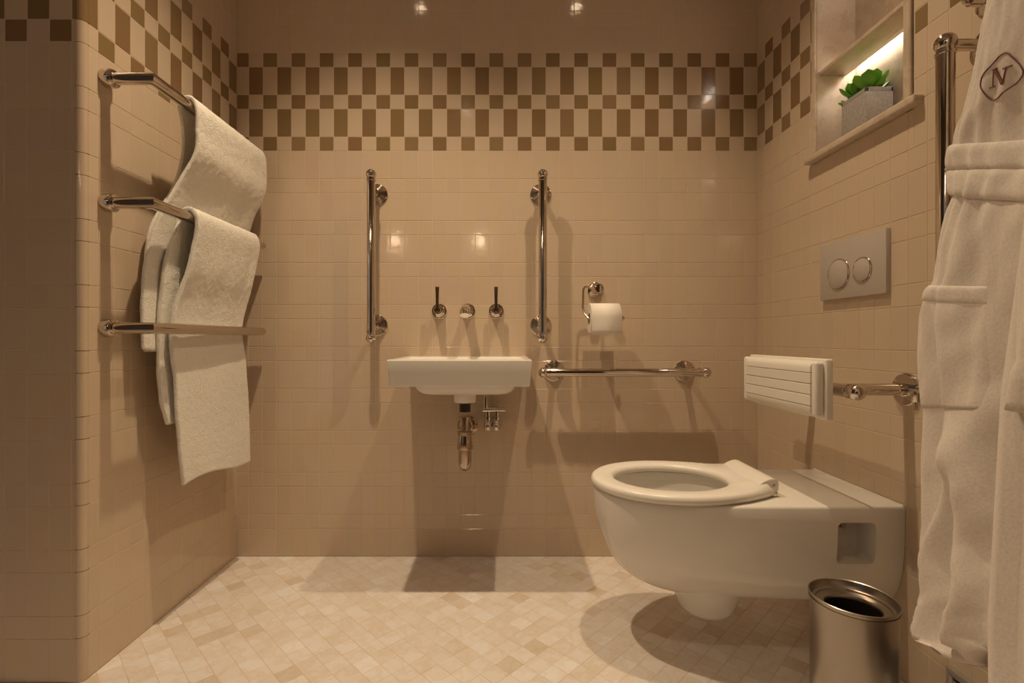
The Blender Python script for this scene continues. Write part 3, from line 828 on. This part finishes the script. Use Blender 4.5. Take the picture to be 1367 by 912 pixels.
A = [bm.verts.new((RX0 + 0.0005, p[0], p[1])) for p in path]; B = [bm.verts.new((RX1 - 0.0005, p[0], p[1])) for p in path]
for k in range(len(path) - 1): bm.faces.new((A[k], A[k + 1], B[k + 1], B[k]))
s_ = obj('loose_sheet', bm, M_PAPER, tr); md = s_.modifiers.new('thick', 'SOLIDIFY'); md.thickness = 0.0008
bm = bmesh.new(); add_lathe(bm, [(0.0185, 0), (0.0190, 0.0), (0.0190, 0.098), (0.0178, 0.098), (0.0178, 0)], (RX0, RYc, RZ), (1, 0, 0), 32, False); obj('core', bm, M_CORE, tr)

# ------------------------------------------------------------------ towel rails
RXX = -0.826; NYN, NYF = 1.167, 1.690
words = ['upper', 'middle', 'lower']
for i, zz in enumerate((1.383, 1.0895, 0.7945)):
    t = thing('towel_rail', ['uppermost chrome towel rail on the left wall', 'middle chrome towel rail on the left wall, a towel over it', 'lowest chrome towel rail on the left wall, nothing hung over it'][i], 'towel rail', (XL, NYN, zz), 'three towel rails on the left wall')
    bm = bmesh.new(); add_tube(bm, [(XL + 0.012, NYN, zz), (RXX, NYN, zz), (RXX, NYF, zz), (XL + 0.012, NYF, zz)], 0.0138, 32); obj('rail', bm, M_CHROME, t, angle=30)
    for yy in (NYN, NYF):
        bm = bmesh.new(); add_lathe(bm, [(0.0205, 0.0), (0.0215, 0.002), (0.0215, 0.020), (0.0195, 0.024), (0.0138, 0.0245)], (XL, yy, zz), (1, 0, 0), 36); obj('wall_boss', bm, M_CHROME, t)

# ------------------------------------------------------------------ towels
def towel(name, label, rows_, thick, seed, seam=None):
    """rows_: list of (X, z, Ynear, Yfar) from hem behind, over the rail, to hem in front"""
    pts = bez([(r[0], r[1], 0) for r in rows_], 14); yn = bez([(r[2], r[3], 0) for r in rows_], 14)
    n = len(pts); m = 70
    d = [0.0]
    for i in range(1, n): d.append(d[-1] + (pts[i] - pts[i - 1]).length)
    tot = d[-1]; STEP = 0.006; K = int(tot / STEP)
    bm = bmesh.new(); grid = []
    j = 0
    for i in range(K + 1):
        s = tot * i / K
        while j < n - 2 and d[j + 1] < s: j += 1
        t = (s - d[j]) / max(1e-9, d[j + 1] - d[j])
        p = pts[j].lerp(pts[j + 1], t); q = yn[j].lerp(yn[j + 1], t)
        near_rail = max(0.0, 1 - abs(p.y - max(r[1] for r in rows_)) / 0.10)
        tan = (pts[j + 1] - pts[j]).normalized(); nx, nz = -tan.y, tan.x
        row = []
        hem = 0.0
        for k in range(m + 1):
            v = k / m; Y = q.x + (q.y - q.x) * v
            A = (1 - near_rail)
            f = 0.006 * A * noise.noise(Vector((v * 2.2 + seed, s * 2.0, 0.3))) + 0.003 * A * noise.noise(Vector((v * 5 + seed, s * 5, 4.3)))
            f += 0.0008 * noise.noise(Vector((v * 22, s * 60, seed)))
            f += 0.0016 * noise.noise(Vector((v * 90, s * 260, seed + 3)))
            zz = p.y + nz * f
            # wavy hem
            if i > K * 0.8:
                e = (i / K - 0.8) / 0.2; zz += e * e * (0.014 * math.sin(v * 4.6 + seed + 1.6) )
            Y2 = Y + 0.004 * noise.noise(Vector((s * 9, seed, v * 2)))
            row.append(bm.verts.new((p.x + nx * f, Y2, zz)))
        grid.append(row)
    for a, b in zip(grid[:-1], grid[1:]):
        for k in range(m): bm.faces.new((a[k], a[k + 1], b[k + 1], b[k]))
    o = obj(name, bm, M_TOWEL, angle=180)
    tag(o, label, 'towel', 'white towels on the rails')
    md = o.modifiers.new('thick', 'SOLIDIFY'); md.thickness = thick; md.offset = 0
    md2 = o.modifiers.new('soft', 'SUBSURF'); md2.levels = 1; md2.render_levels = 1
    return o
r_ = 0.0138 + 0.008
t1 = towel('towel', 'white terry towel folded over the uppermost rail', [
    (-0.914, 0.735, 1.262, 1.50), (-0.916, 0.85, 1.255, 1.52), (-0.914, 0.965, 1.266, 1.53), (-0.910, 1.065, 1.285, 1.55), (-0.900, 1.18, 1.350, 1.60), (-0.885, 1.28, 1.372, 1.62), (-0.862, 1.345, 1.335, 1.65),
    (RXX - r_, 1.375, 1.298, 1.665), (RXX - 0.010, 1.383 + r_ - 0.002, 1.298, 1.672), (RXX + 0.010, 1.383 + r_ - 0.002, 1.298, 1.677), (RXX + r_, 1.375, 1.300, 1.675),
    (RXX + 0.020, 1.32, 1.302, 1.684), (RXX + 0.016, 1.26, 1.300, 1.680), (-0.842, 1.175, 1.282, 1.668), (-0.869, 1.085, 1.250, 1.670), (-0.882, 0.98, 1.222, 1.650), (-0.887, 0.86, 1.218, 1.62), (-0.889, 0.745, 1.221, 1.60)], 0.010, 1.7)
t2 = towel('towel', 'white terry towel folded over the middle rail, hanging down behind the lowest rail', [
    (-0.868, 0.545, 1.282, 1.56), (-0.871, 0.62, 1.262, 1.56), (-0.870, 0.78, 1.256, 1.57), (-0.862, 0.95, 1.262, 1.60), (-0.853, 1.05, 1.288, 1.62),
    (RXX - r_, 1.082, 1.300, 1.63), (RXX - 0.010, 1.0895 + r_ - 0.002, 1.300, 1.632), (RXX + 0.010, 1.0895 + r_ - 0.002, 1.300, 1.634), (RXX + r_, 1.082, 1.302, 1.636),
    (RXX + 0.016, 1.02, 1.300, 1.632), (RXX + 0.006, 0.95, 1.290, 1.622), (-0.840, 0.87, 1.278, 1.612), (-0.8485, 0.79, 1.268, 1.600), (-0.847, 0.68, 1.278, 1.622), (-0.845, 0.55, 1.286, 1.636), (-0.841, 0.46, 1.292, 1.640), (-0.838, 0.375, 1.300, 1.640)], 0.012, 5.2)

# ------------------------------------------------------------------ bin
BX, BY, BR, BH = 0.678, 0.955, 0.0735, 0.272
bn = thing('waste_bin', 'open cylindrical brushed steel bin on the floor before the toilet', 'bin', (BX, BY, 0))
bm = bmesh.new(); add_lathe(bm, [(0.0, 0.001), (BR - 0.004, 0.001), (BR - 0.002, 0.004), (BR - 0.002, BH - 0.012), (BR, BH - 0.011), (BR, BH - 0.009)], (BX, BY, 0), (0, 0, 1), 96, False); obj('drum', bm, M_STEEL, bn, angle=40)
bm = bmesh.new(); add_lathe(bm, [(BR - 0.001, BH - 0.009), (BR + 0.0008, BH - 0.004), (BR + 0.0004, BH - 0.001), (BR - 0.0008, BH), (BR - 0.0022, BH - 0.001), (BR - 0.004, BH - 0.010), (BR - 0.0065, BH - 0.0145), (BR - 0.0115, BH - 0.0155), (BR - 0.0125, BH - 0.0185), (BR - 0.026, BH - 0.0200), (BR - 0.0275, BH - 0.0225), (BR - 0.028, BH - 0.028)], (BX, BY, 0), (0, 0, 1), 96, False); obj('rim', bm, M_STEEL, bn, angle=40)
bm = bmesh.new(); add_lathe(bm, [(0, 0.02), (BR - 0.029, 0.02), (BR - 0.028, BH - 0.027)], (BX, BY, 0), (0, 0, 1), 64, False); obj('liner', bm, M_INNER, bn)

# ------------------------------------------------------------------ low vent on right wall
vt = thing('wall_vent', 'grey metal vent low on the right wall below the bathrobe', 'vent', (XR, 0.80, 0.0))
va, vb, vz = 0.60, 0.993, 0.113
for lo, hi in (((XR - 0.012, va, vz - 0.014), (XR + 0.001, vb, vz)), ((XR - 0.012, vb - 0.014, 0.006), (XR + 0.001, vb, vz - 0.0142)), ((XR - 0.012, va, 0.006), (XR + 0.001, va + 0.014, vz - 0.0142))):
    box('vent_frame', lo, hi, M_VENT, vt, bevel=0.002)
box('vent_back', (XR - 0.002, va + 0.012, 0.006), (XR + 0.0005, vb - 0.012, vz - 0.012), M_VDARK, vt)
for k in range(6):
    zz = 0.016 + k * 0.014
    box('slat', (XR - 0.009, va + 0.014, zz), (XR - 0.003, vb - 0.014, zz + 0.005), M_VENT, vt)

# small spray valve beside the rail flange
sv = thing('isolating_valve', 'small chrome valve on the right wall half hidden by the bathrobe edge', 'valve', (XR, 1.035, 0.643))
bm = bmesh.new(); add_lathe(bm, [(0.016, 0), (0.016, 0.003), (0.009, 0.008), (0.009, 0.03)], (XR, 1.035, 0.646), (-1, 0, 0), 24); obj('stem', bm, M_CHROME, sv)
bm = bmesh.new(); add_lathe(bm, [(0.009, -0.012), (0.0115, -0.008), (0.0115, 0.01), (0.006, 0.014), (0, 0.015)], (XR - 0.034, 1.035, 0.648), (0, 0, 1), 20); obj('knob', bm, M_CHROME, sv)
bm = bmesh.new(); add_tube(bm, [(XR - 0.034, 1.035, 0.642), (XR - 0.042, 1.028, 0.622)], [0.006, 0.0045], 14); obj('nozzle', bm, M_CHROME, sv)

# ------------------------------------------------------------------ bathrobe
robe = thing('bathrobe', 'white hotel bathrobe with belt and maroon emblem, hanging on the right wall', 'bathrobe', (0.74, 0.60, 0.0))
XC, YC, BT = 0.735, 0.60, 0.075
edge = [(-140, 1345), (-60, 1328), (0, 1317), (60, 1305), (100, 1298), (150, 1285), (180, 1273), (195, 1271), (228, 1270), (262, 1272), (285, 1262), (330, 1252), (375, 1245), (390, 1237), (420, 1231), (480, 1229), (520, 1231), (560, 1232), (640, 1229), (700, 1229), (750, 1225), (795, 1228), (815, 1221), (840, 1215), (856, 1219), (872, 1240), (900, 1260)]
ZTOP, ZBOT = 1.46, 0.258
def robe_pt(th, z_, a, off=0.0):
    c, s = math.cos(th), math.sin(th)
    e = 0.82
    y = math.copysign(abs(c) ** e, c); x = math.copysign(abs(s) ** e, s)
    low = max(0.0, min(1.0, (0.98 - z_) / 0.35)); up = max(0.0, min(1.0, (z_ - 1.10) / 0.15))
    f = low * (0.010 * math.sin(th * 9 + z_ * 5.0 + 1.1) + 0.007 * math.sin(th * 15 - z_ * 9 + 0.4) + 0.016 * noise.noise(Vector((th * 2.6, z_ * 2.2, 1.7))))
    f += 0.004 * noise.noise(Vector((th * 9, z_ * 9, 7.0))) + 0.003 * noise.noise(Vector((th * 5 - z_ * 14, z_ * 18, 2.0)))
    # gathers radiating from the belt
    g = math.exp(-abs(z_ - 0.99) / 0.06)
    f += 0.006 * g * math.sin(th * 26)
    # diagonal creases
    f += low * 0.012 * max(0.0, math.sin(th * 3.0 - z_ * 9 + 1.0)) ** 4 + low * 0.006 * max(0.0, math.sin(th * 4 + z_ * 17)) ** 3
    zr = (z_ - 0.30) / 0.34
    if -0.2 < zr < 1.2:
        thr = 0.35 + 0.80 * zr; f += 0.020 * math.exp(-((th - thr) / 0.13) ** 2) * max(0.0, math.sin(PI * min(1, max(0, (zr + 0.2) / 1.4))))
    bt = BT * (1.0 - 0.25 * math.exp(-((z_ - 1.04) / 0.07) ** 2) - 0.25 * up * 0.5)
    r = 1.0
    return Vector((XC - x * (bt + f + off), YC + y * (a + f + off), z_))
NTH = 150
def edge_px(a, z_):
    best = (1e9, 0)
    for i in range(0, 46):
        th = -0.4 + 1.8 * i / 45
        p = robe_pt(th, z_, a); px, py = proj(*p)
        if px < best[0]: best = (px, py)
    return best
A_ = {}
def a_of(z_):
    k = round(z_, 4)
    if k not in A_:
        lo, hi = 0.05, 0.42
        for _ in range(16):
            mid = (lo + hi) / 2; px, py = edge_px(mid, z_)
            if px > lerp_tab(edge, py): lo = mid
            else: hi = mid
        A_[k] = lo
    return A_[k]
NZ = 150
zsr = [ZBOT + (ZTOP - ZBOT) * i / NZ for i in range(NZ + 1)]
bm = bmesh.new(); R = []
for i, z_ in enumerate(zsr):
    a = a_of(z_); row = []
    for k in range(NTH):
        th = 2 * PI * k / NTH
        p = robe_pt(th, z_, a)
        t = max(0.0, 1 - (z_ - ZBOT) / 0.10)
        # hem rises towards the wearer's side, rounded lobes
        p.z += max(0.0, min(0.25, 0.80 - p.y)) * 0.6 * max(0.0, 1 - (z_ - ZBOT) / 0.5) ** 2
        lobe = abs(math.sin(th * 4.5 + 0.9)) ** 0.7
        p.z -= 0.0 if t <= 0 else t * 0.022 * (lobe - 0.6)
        row.append(bm.verts.new(p))
    R.append(row)
for a, b in zip(R[:-1], R[1:]):
    for k in range(NTH): bm.faces.new((a[k], a[(k + 1) % NTH], b[(k + 1) % NTH], b[k]))
# turn-in at the hem and close the top
inn = [bm.verts.new(Vector((XC, YC, v.co.z + 0.03)).lerp(v.co, 0.86) + Vector((0, 0, 0.0))) for v in R[0]]
for k in range(NTH): bm.faces.new((inn[k], inn[(k + 1) % NTH], R[0][(k + 1) % NTH], R[0][k]))
inn2 = [bm.verts.new((v.co.x, v.co.y, v.co.z + 0.12)) for v in inn]
for k in range(NTH): bm.faces.new((inn2[k], inn2[(k + 1) % NTH], inn[(k + 1) % NTH], inn[k]))
bm.faces.new(inn2)
bm.faces.new(R[-1])
robe_body = obj('robe_body', bm, M_ROBE, robe, angle=180)
def patch(name, th0, th1, z0, z1, off, mat, nth=60, nz=16, rnd=0.35, label=None, sag=0.0, taper=0.0):
    bm = bmesh.new(); G_ = []
    def row(zz, o_):
        out = []
        t = (zz - z0) / (z1 - z0)
        for k in range(nth + 1):
            th = th0 + (th1 - th0) * k / nth
            y = robe_pt(th, zz, a_of(zz)).y
            z2 = zz - sag * max(0.0, min(0.3, 0.82 - y)) * (1 - taper * (1 - t) * 2)
            fade = 1.0 if th1 - th0 > 6 else min(1.0, k / 4, (nth - k) / 4)
            out.append(bm.verts.new(robe_pt(th, z2, a_of(z2), o_ * fade - 0.0008 * (1 - fade))))
        return out
    G_.append(row(z0, -0.002))
    for i in range(nz + 1):
        t = i / nz; e = 1 - abs(2 * t - 1) ** 4
        G_.append(row(z0 + (z1 - z0) * t, off * (rnd + (1 - rnd) * e)))
    G_.append(row(z1, -0.002))
    for a, b in zip(G_[:-1], G_[1:]):
        for k in range(nth): bm.faces.new((a[k], a[k + 1], b[k + 1], b[k]))
    if (th1 - th0) < 6.2:
        o = obj(name, bm, mat, robe, angle=180)
    else:
        bmesh.ops.remove_doubles(bm, verts=bm.verts[:], dist=1e-5); o = obj(name, bm, mat, robe, angle=180)
    if label: o['label'] = label
    return o
patch('belt', 0, 2 * PI, 1.051, 1.092, 0.008, M_ROBE, 140, 14, sag=0.36)
patch('belt', 0, 2 * PI, 1.008, 1.050, 0.007, M_ROBE, 140, 14, sag=0.33)
patch('pocket', 0.22, 1.30, 0.655, 0.835, 0.0045, M_ROBE, 50, 30, sag=0.12, taper=1.0)
patch('pocket_band', 0.22, 1.30, 0.832, 0.858, 0.0045, M_ROBE, 50, 8, sag=0.12)
patch('turned_cuff', -0.2, 0.55, 0.275, 0.305, 0.006, M_ROBE, 30, 8)
# front panel edge overlapping, and hanging sleeve (nearer to the camera)
bm = bmesh.new(); G_ = []
for i in range(91):
    z_ = 0.10 + (0.96 - 0.10) * i / 90; px_t = lerp_tab([(0.10, 1335), (0.40, 1331), (0.55, 1340), (0.70, 1349), (0.96, 1388)], z_)
    xs_ = 0.640 + 0.010 * noise.noise(Vector((3, z_ * 4, 1)))
    ye = xs_ * F / (px_t - 670); row = []
    prof = [(0.030, -0.012), (0.010, -0.010), (0.0, -0.004), (-0.008, 0.0), (-0.016, -0.004), (-0.021, -0.016)]
    for (dx, dy) in prof: row.append(bm.verts.new((xs_ + 0.008 + dx, ye + dy, z_)))
    for k in range(1, 16):
        yy = ye - 0.016 - k * 0.017
        row.append(bm.verts.new((xs_ - 0.013 + 0.006 * math.sin(k * 0.9 + z_ * 3) + 0.004 * noise.noise(Vector((k * 0.4, z_ * 7, 5))), yy, z_)))
    G_.append(row)
for a, b in zip(G_[:-1], G_[1:]):
    for k in range(len(a) - 1): bm.faces.new((a[k], a[k + 1], b[k + 1], b[k]))
fp_ = obj('front_panel', bm, M_ROBE, robe, angle=180); md = fp_.modifiers.new('thick', 'SOLIDIFY'); md.thickness = 0.006; md.offset = 1
bm = bmesh.new(); rings = []
for i in range(61):
    t = i / 60; z_ = 0.686 + (1.36 - 0.686) * t
    cx_ = 0.612 + 0.05 * t ** 2; px_t = lerp_tab([(0.686, 1358), (0.86, 1378), (0.95, 1402), (1.36, 1460)], z_)
    ra = 0.052 + 0.006 * math.sin(t * 9)
    ye = cx_ * F / (px_t - 670); cy_ = ye - ra * 0.98
    if t < 0.07: ra += 0.005
    rings.append([bm.verts.new((cx_ + (ra * 0.62 + 0.003 * math.sin(5 * th + t * 7)) * math.sin(th), cy_ + (ra + 0.004 * math.sin(4 * th + t * 12)) * math.cos(th), z_)) for th in [2 * PI * k / 40 for k in range(40)]])
for a, b in zip(rings[:-1], rings[1:]):
    for k in range(40): bm.faces.new((a[k], a[(k + 1) % 40], b[(k + 1) % 40], b[k]))
bm.faces.new(rings[-1])
sl = obj('sleeve', bm, M_ROBE, robe, angle=180); md = sl.modifiers.new('thick', 'SOLIDIFY'); md.thickness = 0.005
# emblem stitched on the chest
dg = bpy.context.evaluated_depsgraph_get()
bvh = BVHTree.FromObject(robe_body, dg)
def on_robe(ex, ey):
    """point of the crop drawing -> chest surface; the drawing was taken on the plane X = 0.665"""
    px, py = 1280 + ex / 7.6, 40 + ey / 7.6
    Y = 0.668 * F / (px - 670); z_ = EYE + (453 - py) * Y / F
    h = bvh.ray_cast(Vector((0.3, Y - 0.0, z_)) - robe.location * 0, Vector((1, 0, 0)))
    return (h[0] if h[0] is not None else Vector((0.668, Y, z_))) + Vector((-0.0008, 0, 0))
# BVH is in the object's local space, which is world space shifted by nothing (mesh data holds world coordinates)
def stroke(bm, pts, wd, closed=False):
    P = [Vector((*p, 0)) for p in pts]
    if closed: P = P + [P[0]]
    S = [P[i].lerp(P[i + 1], t / 4) for i in range(len(P) - 1) for t in range(4)] + [P[-1]] if len(P) > 2 else [P[0].lerp(P[1], t / 6) for t in range(7)]
    W = wd if isinstance(wd, (list, tuple)) else (wd, wd)
    Q = [on_robe(p.x, p.y) for p in S]
    add_tube(bm, Q, [W[0] + (W[1] - W[0]) * i / (len(Q) - 1) for i in range(len(Q))], 8)
bm = bmesh.new()
stroke(bm, [(185, 570), (186, 525), (205, 485), (250, 432), (330, 355), (410, 275), (460, 242), (505, 230), (530, 240), (580, 295), (645, 375), (664, 415), (655, 455), (620, 495), (560, 545), (430, 635), (370, 685), (330, 706), (275, 712), (250, 690)], 0.0008, True)
obj('emblem_border', bm, M_THREAD, robe, label='maroon stitched eight sided border')
bm = bmesh.new()
stroke(bm, [(350, 400), (312, 575)], 0.0006)
stroke(bm, [(278, 590), (330, 573)], 0.0009)
stroke(bm, [(358, 402), (438, 545)], 0.0020)
stroke(bm, [(442, 545), (498, 380)], (0.0012, 0.0007))
stroke(bm, [(455, 395), (552, 360)], 0.0009)
stroke(bm, [(335, 408), (385, 388)], 0.0010)
obj('emblem_letter', bm, M_THREAD, robe, label='maroon stitched letter N')
# hook
hk = thing('robe_hook', 'chrome robe hook at the top of the right wall, half behind the bathrobe', 'hook', (XR, 0.918, 1.40))
bm = bmesh.new(); add_lathe(bm, [(0.022, 0), (0.022, 0.004), (0.014, 0.009), (0.009, 0.012), (0.0085, 0.035)], (XR, 0.918, 1.395), (-1, 0, 0), 28); obj('base', bm, M_CHROME, hk)
bm = bmesh.new(); add_tube(bm, bez([(XR - 0.03, 0.918, 1.395), (XR - 0.05, 0.910, 1.392), (XR - 0.07, 0.895, 1.405), (XR - 0.075, 0.885, 1.43)], 6), 0.006, 14); add_ball(bm, (XR - 0.075, 0.885, 1.432), 0.010, 18); obj('hook_arm', bm, M_CHROME, hk)

# ------------------------------------------------------------------ fixtures of the lamps
for x, LAMP_Y, lb in ((LAMPS[0], LAMP_Y, 'above the washbasin on its left side'), (LAMPS[1], LAMP_Y, 'above the round toilet seat'), (-0.25, 0.10, 'added as unseen fill over the middle of the floor')):  # the last entry is the housing of the added fill spot
    t = thing('ceiling_light', 'round recessed ceiling downlight ' + lb, 'light', (x, LAMP_Y, CEIL), 'recessed ceiling downlights')
    bm = bmesh.new(); add_lathe(bm, [(0.030, 0), (0.042, 0.0), (0.042, -0.004), (0.030, -0.006), (0.030, 0)], (x, LAMP_Y, CEIL), (0, 0, 1), 36, False); obj('trim_ring', bm, M_CHROME, t)
    bm = bmesh.new(); add_lathe(bm, [(0, 0), (0.018, 0), (0.018, 0.001), (0, 0.001)], (x, LAMP_Y, CEIL - 0.004), (0, 0, 1), 24, False); obj('lens', bm, M_BULB, t)
# brackets of the two wall lamps on the rear wall
for x, lb in ((-0.93, 'farther from the bathrobe'), (-0.19, 'nearer the bathrobe')):
    t = thing('wall_lamp', 'small warm wall lamp on the rear wall, ' + lb, 'light', (x, YREAR, 1.62), 'wall lamps on the rear wall')
    bm = bmesh.new(); add_lathe(bm, [(0.05, 0), (0.05, 0.006), (0.04, 0.012), (0.012, 0.016)], (x, YREAR, 1.54), (0, 1, 0), 32); obj('wall_plate', bm, M_CHROME, t)
    bm = bmesh.new(); add_tube(bm, bez([(x, YREAR + 0.012, 1.54), (x, YREAR + 0.08, 1.535), (x, -0.80, 1.55)], 6), 0.008, 12); add_lathe(bm, [(0.024, 0), (0.028, 0.012), (0.022, 0.014)], (x, -0.80, 1.545), (0, 0, 1), 24); obj('arm', bm, M_CHROME, t)
